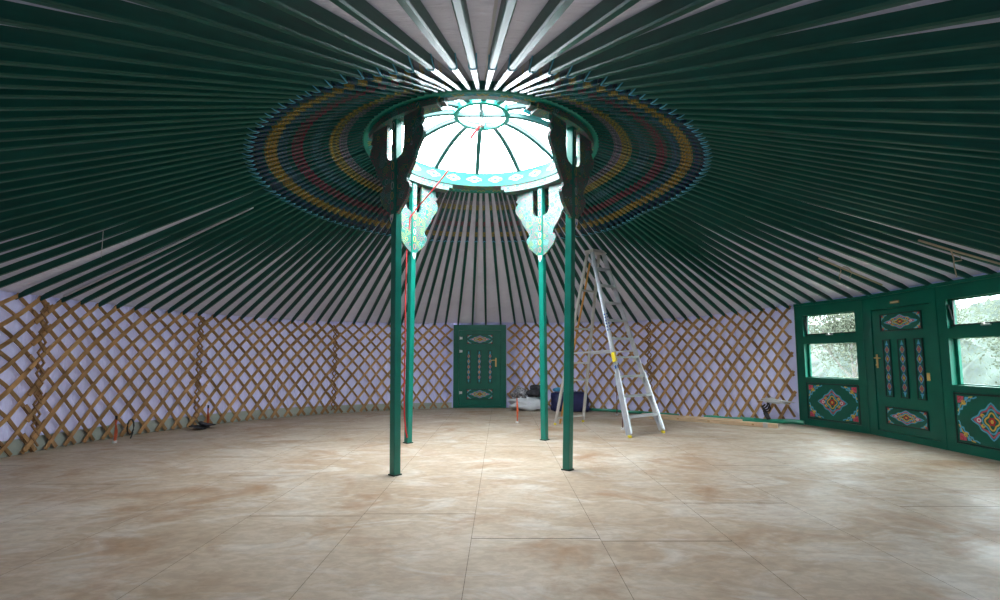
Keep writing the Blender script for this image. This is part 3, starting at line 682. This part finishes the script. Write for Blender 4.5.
mb = MB(); mb.box(0, 0.19, 0, TH, 0, HT); mb.box(1.34, L, 0, TH, 0, HT); mb.box(0, L, 0.001, TH, 2.11, HT); mb.box(0, L, 0.001, TH, 0, 0.10); mb.box(0.18, 1.35, 0.08, TH, 0.09, 2.12)
mb.box(-0.010, 0.010, -0.005, 0.05, 0, HT); mb.box(L-0.010, L+0.010, -0.005, 0.05, 0, HT); mb.build('timber_frame', 'frame', e)
mb = MB(); mb.box(0.62, 0.80, -0.006, 0.002, 2.175, 2.215); mb.box(0.635, 0.785, -0.008, -0.005, 2.185, 2.205, 1); mb.build('name_plate', ['lat_b', 'pine'], e)
dr = tag(empty('door_1', e.location), kind='structure'); dr.rotation_euler = e.rotation_euler
mb = MB(); mb.box(0.197, 1.333, 0.012, 0.055, 0.107, 2.10, bev=0.004); mb.build('door_leaf', 'frame', dr)
panel('painted_panel', dr, 0.38, 1.18, 1.735, 2.02, 'wide', y=0.002); panel('painted_panel', dr, 0.38, 1.17, 0.225, 0.51, 'wide', y=0.002)
for u in (0.485, 0.785, 1.095): panel('painted_panel', dr, u-0.078, u+0.078, 0.67, 1.60, 'tall', y=0.002)
lever_handle(dr, 0.262, 1.27, 0.012, 1)
mb = MB(); mb.box(1.20, 1.25, -0.004, 0.012, 0.96, 1.08, bev=0.004); mb.box(1.215, 1.235, -0.014, -0.003, 0.99, 1.05); mb.build('door_catch', 'brass', dr)
for w in ((A0, A1), (D1, D1+(B1-D1).normalized()*1.32)):
    d = (w[1]-w[0]).normalized(); nrm = Vector((-d.y, d.x)); c = w[0]+d*0.69+nrm*0.16
    portal('window_portal', (c.x, c.y, 1.53), (PI/2, 0, math.atan2(d.y, d.x)), 1.0, 1.25)
# beam over the entrance
mb = MB()
for p, q in ((A0, A1), (A1, D1), (D1, B1)):
    mb.bar((p.x, p.y, HT+0.01), (q.x, q.y, HT+0.01), 0.06, 0.05)
tag(mb.build('trim_1', 'frame'), kind='structure')

# ---------------------------------------------------------------- small rear door
dr = tag(empty('door_2', (-0.967, 6.15, 0)), kind='structure')
mb = MB(); mb.box(0, 0.14, -0.02, 0.08, 0, 2.17); mb.box(1.24, 1.385, -0.02, 0.08, 0, 2.17); mb.box(0.001, 1.384, -0.019, 0.08, 2.03, 2.17); mb.box(0.001, 1.384, -0.019, 0.08, 0, 0.07); mb.box(0.1, 1.3, 0.06, 0.10, 0.05, 2.1)
mb.build('door_frame', 'frame', dr)
mb = MB(); mb.box(0.146, 1.234, -0.012, 0.04, 0.076, 2.024, bev=0.004); mb.build('door_leaf', 'frame', dr)
panel('painted_panel', dr, 0.345, 1.045, 1.665, 1.915, 'wide', y=-0.022); panel('painted_panel', dr, 0.345, 1.045, 0.225, 0.49, 'wide', y=-0.022)
for u in (0.40, 0.68, 0.965): panel('painted_panel', dr, u-0.055, u+0.055, 0.64, 1.50, 'tall', y=-0.022)
lever_handle(dr, 1.115, 1.21, -0.014, -1)
for z in (1.82, 1.475, 0.395):
    mb = MB(); mb.box(0.165, 0.235, -0.024, -0.012, z-0.032, z+0.032, bev=0.003); mb.tube([(0.168, -0.024, z-0.04), (0.168, -0.024, z+0.04)], 0.010, 8); mb.build('hinge', 'hinge', dr)

# ---------------------------------------------------------------- aluminium stepladder
def ladder():
    FL, FR_ = Vector((2.40, 1.45, 0)), Vector((3.07, 1.93, 0)); BL, BR_ = Vector((1.33, 2.96, 0)), Vector((1.95, 3.40, 0)); H = 3.33
    wv = (FR_-FL).normalized(); c0 = (FL+FR_)/2; c1 = (BL+BR_)/2; ct = c0+(c1-c0)*0.56
    TL, TR = ct-wv*0.155+Vector((0, 0, H)), ct+wv*0.155+Vector((0, 0, H)); dv = (c1-c0).normalized()
    t = tag(empty('stepladder', c0), 'tall aluminium stepladder standing open behind the front right column', 'ladder')
    o = -c0
    def f(s, side): a, b = (FL, TL) if side < 0 else (FR_, TR); return a+(b-a)*s+o
    def g(s, side): a, b = (BL, TL+dv*0.10) if side < 0 else (BR_, TR+dv*0.10); return a+(b-a)*s+o
    for sd in (-1, 1):                                  # channel rails
        mb = MB(); a, b = f(0.02, sd), f(1.0, sd); ax = (b-a).normalized()
        cs = [(-0.014, -0.04), (0.014, -0.04), (0.014, -0.034), (-0.008, -0.034), (-0.008, 0.034), (0.014, 0.034), (0.014, 0.04), (-0.014, 0.04)]
        cs = [(x*sd*-1, y) for x, y in cs]
        mb.sweep([a, b], cs, up=dv); k = f(0.31, sd); mb.sweep([f(0.015, sd)+wv*sd*0.03, k+wv*sd*0.012], [(x*1.25, y*1.3) for x, y in cs], up=dv)
        r = mb.build('front_rail', 'alu', t)
        mb = MB(); p = f(0.0, sd)+wv*sd*0.03; mb.box(p.x-0.028, p.x+0.028, p.y-0.038, p.y+0.038, 0, 0.04, bev=0.01); mb.build('foot', 'rubber_yellow', r)
        mb = MB(); mb.bar(g(0.015, sd), g(0.99, sd), 0.03, 0.055, up=dv); r2 = mb.build('rear_rail', 'alu_rear', t)
        mb = MB(); p = g(0.0, sd); mb.box(p.x-0.024, p.x+0.024, p.y-0.028, p.y+0.028, 0, 0.035, bev=0.01); mb.build('foot', 'rubber_yellow', r2)
        mb = MB(); mb.bar(f(0.43, sd), g(0.415, sd), 0.012, 0.03); mb.build('spreader_bar', 'alu', t)
    for i in range(1, 10):
        s = i/10.05; a, b = f(s, -1), f(s, 1); mb = MB()
        mb.sweep([a, b], [(-0.05, -0.006), (0.05, -0.006), (0.05, 0.006), (-0.05, 0.006)]); mb.sweep([a-dv*0.05, b-dv*0.05], [(-0.004, -0.03), (0.004, -0.03), (0.004, 0.006), (-0.004, 0.006)])
        mb.sweep([a+dv*0.05, b+dv*0.05], [(-0.004, -0.03), (0.004, -0.03), (0.004, 0.006), (-0.004, 0.006)]); mb.build('step', 'alu', t)
        if i <= 4:
            for sd in (-1, 1):                          # curved gussets under the lowest steps
                mb = MB(); p = f(s, sd); w = -wv*sd; q = f(s-0.05, sd)
                pts = [p+w*0.16, p+w*0.07-Vector((0, 0, 0.03)), p+w*0.02-Vector((0, 0, 0.09)), q+w*0.012-Vector((0, 0, 0.04))]
                mb.sweep(pts, [(-0.03, -0.008), (0.03, -0.008), (0.03, 0.008), (-0.03, 0.008)]); mb.build('gusset', 'alu', t)
    for s in (0.04, 0.26, 0.36, 0.56, 0.78):
        mb = MB(); mb.bar(g(s, -1), g(s, 1), 0.02, 0.035); mb.build('rear_brace', 'alu_rear', t)
    mb = MB(); ca = TL+o-wv*0.03-dv*0.03; cb = TR+o+wv*0.03-dv*0.03; mb.sweep([ca+dv*0.07, cb+dv*0.07], [(-0.11, -0.03), (0.11, -0.03), (0.11, 0.02), (-0.11, 0.02)]); mb.build('top_cap', 'alu_rear', t)
    # sticker and the vertical lettering of the left rail
    a, b = f(0.0, -1), f(1.0, -1); ax = (b-a).normalized(); nf = -(dv - ax*dv.dot(ax)).normalized(); sdv = ax.cross(nf)
    def dec(s0, s1, w, name, m, off=0.0, y=0.046):
        mb = MB(); p, q = a+(b-a)*s0, a+(b-a)*s1; mb.add([p+nf*y+wv*(off-w), p+nf*y+wv*(off+w), q+nf*y+wv*(off+w), q+nf*y+wv*(off-w)], [(0, 1, 2, 3)]); return mb
    out = -wv
    mb = MB()
    def lab(s0, s1, d0, d1, mi, mb):
        p, q = a+(b-a)*s0, a+(b-a)*s1; e = out*0.0155; mb.add([p+e+nf*d0, p+e+nf*d1, q+e+nf*d1, q+e+nf*d0], [(0, 1, 2, 3)], mi)
        e2 = nf*0.0415; mb.add([p+e2-wv*0.013, p+e2+wv*0.013, q+e2+wv*0.013, q+e2-wv*0.013], [(0, 1, 2, 3)], mi)
    lab(0.37, 0.42, -0.035, 0.035, 0, mb); mb.build('safety_sticker', 'rubber_yellow', t, fixn=False)
    mb = MB()
    for i in range(6): lab(0.535+i*0.017, 0.543+i*0.017, -0.014, 0.014, 0, mb)
    lab(0.335, 0.352, -0.02, 0.02, 0, mb); mb.build('rail_lettering', 'blue', t, fixn=False)
    return t
lad = ladder()
mb = MB(); mb.bar((0, 0, 0.0), (0.56, -0.42, 3.12), 0.035, 0.022); bt = mb.build('timber_batten', 'batten'); bt.location = (1.44, 3.06, 0.012)
tag(bt, 'orange pine batten leaning upright inside the stepladder', 'batten')

# ---------------------------------------------------------------- stakes along the wall
def stake(x, y, h, label, dark=False, g=None):
    t = tag(empty('marker_stake', (x, y, 0)), label, 'stake', g)
    mb = MB(); mb.sweep([(0, 0, 0.02), (0.01, 0.0, h*0.5), (0.0, 0.0, h)], [(-0.022, -0.006), (0, -0.014), (0.022, -0.006), (0.022, 0.006), (0, 0.0), (-0.022, 0.006)] if not dark else [(-0.01, -0.01), (0.01, -0.01), (0.01, 0.01), (-0.01, 0.01)])
    mb.build('shaft', 'stake_dark' if dark else 'stake', t)
    mb = MB(); mb.tube([(0, 0, h-0.01), (0, 0, h+0.05)], 0.016, 8); mb.build('cap', 'black', t)
    mb = MB(); mb.tube([(0, 0, 0), (0, 0, 0.035)], 0.03, 10); mb.build('base', 'white', t)
stake(-5.66, 0.97, 0.36, 'orange-red stake with a white base, leftmost, before the left lattice')
stake(-5.27, 2.67, 0.36, 'orange-red stake with a black cap beside the rope lashing, second from the left')
stake(0.60, 3.25, 0.50, 'orange stake with a white base standing in front of the white sack')
stake(2.49, 2.35, 0.52, 'rusty brown stake between the legs of the stepladder', True)
stake(2.92, 4.55, 0.62, 'rusty brown stake against the lattice seen through the stepladder', True)

# ---------------------------------------------------------------- sacks, clothes and bag by the rear wall
def blob(name, loc, size, mt, seed, rough=0.12, flat=0.0, n=28, parent=None, rz=0, sq=2.6):
    rnd = random.Random(seed); ks = [(rnd.uniform(1, 4.5), rnd.uniform(1, 4.5), rnd.uniform(1, 4.5), rnd.uniform(0, 6)) for _ in range(7)]
    v = []; f = []; m = n//2
    for i in range(m+1):
        ph = PI*i/m - PI/2
        for j in range(n):
            th = 2*PI*j/n; x, y, z = math.cos(ph)*math.cos(th), math.cos(ph)*math.sin(th), math.sin(ph)
            q = (abs(x)**sq+abs(y)**sq+abs(z)**sq)**(-1/sq); x, y, z = x*q, y*q, z*q
            d = 1+rough*sum(math.sin(a*x*2+b*y*2+c*z*2+p) for a, b, c, p in ks)/2.2
            v.append((x*size[0]*d, y*size[1]*d, max(-size[2]*0.98, z*size[2]*d)))
    for i in range(m):
        for j in range(n): k = (j+1) % n; f.append((i*n+j, i*n+k, i*n+n+k, i*n+n+j))
    mb = MB(); mb.add(v, f); o = mb.build(name, mt, parent, smooth=False); o.data.polygons.foreach_set('use_smooth', [True]*len(o.data.polygons)); o.location = loc; o.rotation_euler = (0, 0, rz)
    return o
tag(blob('white_sack', (0.98, 5.52, 0.178), (0.46, 0.22, 0.18), 'sack', 3, 0.16), 'lumpy white woven sack on the floor right of the rear door', 'sack')
tag(blob('charcoal_jacket', (1.17, 5.42, 0.47), (0.22, 0.15, 0.13), 'jacket', 8, 0.45, sq=1.8), 'crumpled charcoal jacket lying on top of the white sack', 'jacket')
tag(blob('patterned_cloth', (0.76, 5.40, 0.43), (0.15, 0.12, 0.11), 'checker', 12, 0.4, sq=1.8), 'crumpled black and white cloth on the left end of the sack', 'cloth')
bag = tag(empty('navy_bag', (1.96, 5.28, 0)), 'dark navy fabric bag on the floor behind the front right column', 'bag')
blob('bag_body', (0, 0, 0.232), (0.44, 0.18, 0.235), 'navy', 5, 0.05, sq=7, parent=bag)
for s in (-1, 1):
    mb = MB(); mb.sweep([(-0.2, s*0.12, 0.44), (-0.16, s*0.13, 0.49), (0.0, s*0.14, 0.51), (0.16, s*0.13, 0.49), (0.2, s*0.12, 0.44)], [(-0.02, -0.004), (0.02, -0.004), (0.02, 0.004), (-0.02, 0.004)]); mb.build('strap', 'navy', bag)
tag(blob('blue_cap', (1.66, 5.28, 0.53), (0.10, 0.07, 0.05), 'bluecloth', 15, 0.2, sq=2), 'sky blue cloth cap on the left end of the navy bag', 'cap')

# hose, planks and tangled cable at the right of the back wall
mb = MB(); mb.tube([pol(a, rw(a)-0.09-0.02*math.sin(a), 0.035) for a in [19+i*1.0 for i in range(27)]], 0.034, 8); tag(mb.build('green_pipe', 'hose', smooth=True), 'long green pipe lying along the wall behind the stepladder', 'pipe')
mb = MB(); mb.tube([pol(50.5+i*0.9, rw(50.5+i*0.9)-0.16-0.03*math.sin(i*0.9), 0.045+0.01*math.sin(i)) for i in range(15)]+[Vector((6.15, 2.9, 0.05))], 0.045, 8)
tag(mb.build('green_canvas_roll', 'hose', smooth=True), 'green roll lying at the wall beside the entrance front', 'roll')
def plank(p, q, z0, h, w, label, tape=False):
    p, q = Vector((*p, 0)), Vector((*q, 0)); d = q-p; L = d.length; t = tag(empty('timber_plank', (p.x, p.y, z0), math.atan2(d.y, d.x)), label, 'plank')
    mb = MB(); mb.box(0, L, -w/2, w/2, 0, h, bev=0.004); mb.build('board', 'pine', t)
    mb = MB()
    for u in (0.25, 0.5, 0.83): mb.box(L*u-0.02, L*u+0.02, -w/2-0.002, -w/2+0.004, h*0.35, h*0.65)
    mb.build('knot', 'lat_a', t)
    if tape: mb = MB(); mb.box(L-0.24, L-0.16, -w/2-0.003, w/2+0.003, -0.0, h+0.003); mb.build('tape', 'alu_rear', t)
plank((3.42, 4.30), (5.08, 3.16), 0.0, 0.075, 0.09, 'pale pine plank lying nearest the wall, partly behind the other plank')
plank((3.50, 3.99), (5.42, 2.52), 0.0, 0.08, 0.09, 'long pale pine plank with a grey tape near its right end', True)
mb = MB(); a = 60.0
for k in range(4):
    pts = [pol(59.6+k*0.2+0.6*math.sin(i*0.8+k), rw(60)-0.13-0.012*k, 0.10+0.035*i+0.03*math.cos(i*1.3+k)) for i in range(9)]; mb.tube(pts, 0.016, 6)
tag(mb.build('black_cable', 'black', smooth=True), 'tangled black cable on the lattice beside the entrance front', 'cable')
o = blob('plastic_wrap', tuple(pol(61.4, rw(61.4)-0.26, 0.44)), (0.22, 0.035, 0.045), 'sack', 21, 0.5, sq=1.8, rz=R(-55)); tag(o, 'crumpled clear plastic wrap stuck in the lattice above the black cable', 'plastic wrap')
mb = MB(); mb.tube([Vector((-5.72, 1.35, 0.05))+Vector((0, 0.07*math.cos(q), 0.14+0.12*math.sin(q))) for q in [2*PI*i/12 for i in range(12)]], 0.012, 6, closed=True); mb.tube([(-5.72, 1.36, 0.0), (-5.73, 1.42, 0.09)], 0.010, 6)
tag(mb.build('cable_coil', 'black', smooth=True), 'small black cable coil beside the leftmost stake', 'cable')
tag(blob('rag', (-5.22, 2.45, 0.05), (0.12, 0.16, 0.05), 'jacket', 31, 0.4, sq=2), 'dark grey rag on the floor beside the second stake', 'rag')

# ---------------------------------------------------------------- cords tied to the poles above the entrance
def on_pole(th, r, dz=0.0):
    a = 180-th; r0, z0, r1, z1 = pole_line(a); return pol(a, r, z0+(z1-z0)/(r1-r0)*(r-r0)+dz)
def cord_tie(th, r, h, label, loops):
    p = on_pole(th, r, -0.012); t = tag(empty('hanging_cord', p), label, 'cord')
    q0 = on_pole(th, r-0.35, -0.006)-p; q1 = on_pole(th, r+0.75, -0.006)-p
    mb = MB(); mb.tube([q0, (0, 0, 0), q1], 0.013, 6); mb.build('tie_stick', 'cord', t, smooth=True)
    for pts in loops:
        mb = MB(); mb.tube([Vector(x) for x in pts], 0.007, 6); mb.build('loose_end', 'cord', t, smooth=True)
cord_tie(98.8, 5.62, 0.2, 'beige cord with two loose ends hanging above the left window', [[(0, 0, 0), (0.01, -0.02, -0.06), (-0.01, 0.0, -0.14), (0.01, 0.01, -0.19)], [(0.02, -0.06, 0.0), (0.05, -0.13, -0.04), (0.07, -0.16, -0.12), (0.05, -0.14, -0.20)]])
cord_tie(82.9, 5.85, 0.3, 'beige looped cord hanging above the right window', [[(0, 0, 0.01), (0.01, -0.02, -0.10), (0, -0.03, -0.2), (0.02, -0.03, -0.34)], [(0.0, -0.02, -0.05), (0.03, -0.08, -0.09), (0.03, -0.10, -0.15), (0.0, -0.04, -0.15)]])
mb = MB(); p = on_pole(-79, 4.6); mb.tube([p, p-Vector((0, 0, 0.32))], 0.004, 5); tag(mb.build('loose_string', 'greycord'), 'thin pale string hanging from a roof pole on the left', 'string')
# canvas-coloured strips standing in for roof canvas showing between poles, right and left
def gap_strip(th, ra, rb, label):
    mb = MB(); mb.bar(on_pole(th, ra, 0.055), on_pole(th, rb, 0.055), 0.035, 0.02); tag(mb.build('canvas_strip', 'roof_cloth'), label, 'gap_strip')
gap_strip(81.8, 3.0, 6.4, 'pale canvas strip between the roof poles on the right, ending above the right window')
gap_strip(-93.7, 3.3, 6.1, 'pale canvas strip between the roof poles above the left lattice')

# ---------------------------------------------------------------- outside: ground, hill and trees seen through the windows
mb = MB(); n = 24; v = []; f = []
for i in range(n+1):
    for j in range(n+1):
        x = 7.7+62*(i/n)**1.5; y = -45+130*j/n; z = -0.5-0.3*math.sin(x*0.2)+0.25*math.sin(y*0.3)
        v.append((x, y, z))
for i in range(n):
    for j in range(n): q = i*(n+1)+j; f.append((q, q+n+1, q+n+2, q+1))
mb.add(v, f); tag(mb.build('ground', 'grass', smooth=True), kind='structure')
mb = MB(); v = []; f = []; n = 110; m = 22
for i in range(n+1):
    y = -70+220*i/n
    for j in range(m+1):
        t = j/m; x = 22+60*t; z = -1.6+(10.5+2.5*math.sin(y*0.045+1)+1.2*math.sin(y*0.11))*math.sin(t*PI/2)**0.75 + 0.8*math.sin(i*2.3+j*1.7)+0.6*math.sin(i*1.1-j*2.9)
        v.append((x, y, z+0.9*t*math.sin(i*5.1+j*3.3)))
for i in range(n):
    for j in range(m): q = i*(m+1)+j; f.append((q, q+1, q+m+2, q+m+1))
mb.add(v, f); tag(mb.build('hill', 'hill', smooth=True), kind='structure')

def tree(x, y, h, w, label, seed, leaf, nleaf=2600, low=0.2):
    rnd = random.Random(seed); t = tag(empty('gum_tree', (x, y, -0.6)), label, 'tree', 'trees outside the windows')
    mb = MB(); tips = []
    def grow(p, d, l, r, dep):
        q = p+d*l; mid = p+d*l*0.5+Vector((rnd.uniform(-.05, .05), rnd.uniform(-.05, .05), 0))*l
        mb.tube([p, mid, q], r, 6, scale=[1, 0.85, 0.68]); 
        if dep >= 2: tips.append(q); tips.append(mid); tips.append(p*0.8+Vector((0, 0, 0.3)))
        if dep >= 4: return
        for _ in range(3 if dep < 2 else 2):
            nd = (d+Vector((rnd.uniform(-.8, .8), rnd.uniform(-.8, .8), rnd.uniform(-0.1, .6)))).normalized(); grow(q, nd, l*rnd.uniform(.62, .85), r*0.62, dep+1)
    grow(Vector((0, 0, 0)), Vector((rnd.uniform(-.1, .1), rnd.uniform(-.1, .1), 1)).normalized(), h*0.26, h*0.014, 0)
    mb.build('trunk', 'trunk', t, smooth=True)
    mb = MB()
    for i in range(nleaf):
        c = rnd.choice(tips); p = c+Vector((rnd.gauss(0, w), rnd.gauss(0, w), rnd.gauss(0, w*0.8))); s = rnd.uniform(0.035, 0.075)*h/5
        d = Vector((rnd.uniform(-1, 1), rnd.uniform(-1, 1), rnd.uniform(-1.2, .4))).normalized(); u = d.cross(Vector((rnd.uniform(-1, 1), rnd.uniform(-1, 1), rnd.uniform(-1, 1)))).normalized()
        mb.add([p-d*s, p+u*s*0.35, p+d*s, p-u*s*0.45], [(0, 1, 2, 3)])
    mb.build('foliage', leaf, t, fixn=False)
tree(11.5, 8.6, 4.6, 0.38, 'pale branching gum tree close outside the left window', 1, 'leaf2', 10240)
tree(14.8, 10.6, 5.2, 0.5, 'dense grey-green gum tree behind the pale one outside the left window', 2, 'leaf1', 9600)
tree(18.5, 16.5, 5.5, 0.6, 'gum tree further off, seen in the left edge of the left window', 3, 'leaf1', 9600)
tree(13.0, 4.4, 4.4, 0.5, 'bushy gum tree outside the right window', 4, 'leaf1', 10240)
tree(18.5, 7.4, 5.0, 0.6, 'broad gum tree behind the bushy one outside the right window', 5, 'leaf2', 10240)
tree(15.5, 0.6, 4.6, 0.55, 'gum tree at the far right edge outside the right window', 6, 'leaf1', 9600)
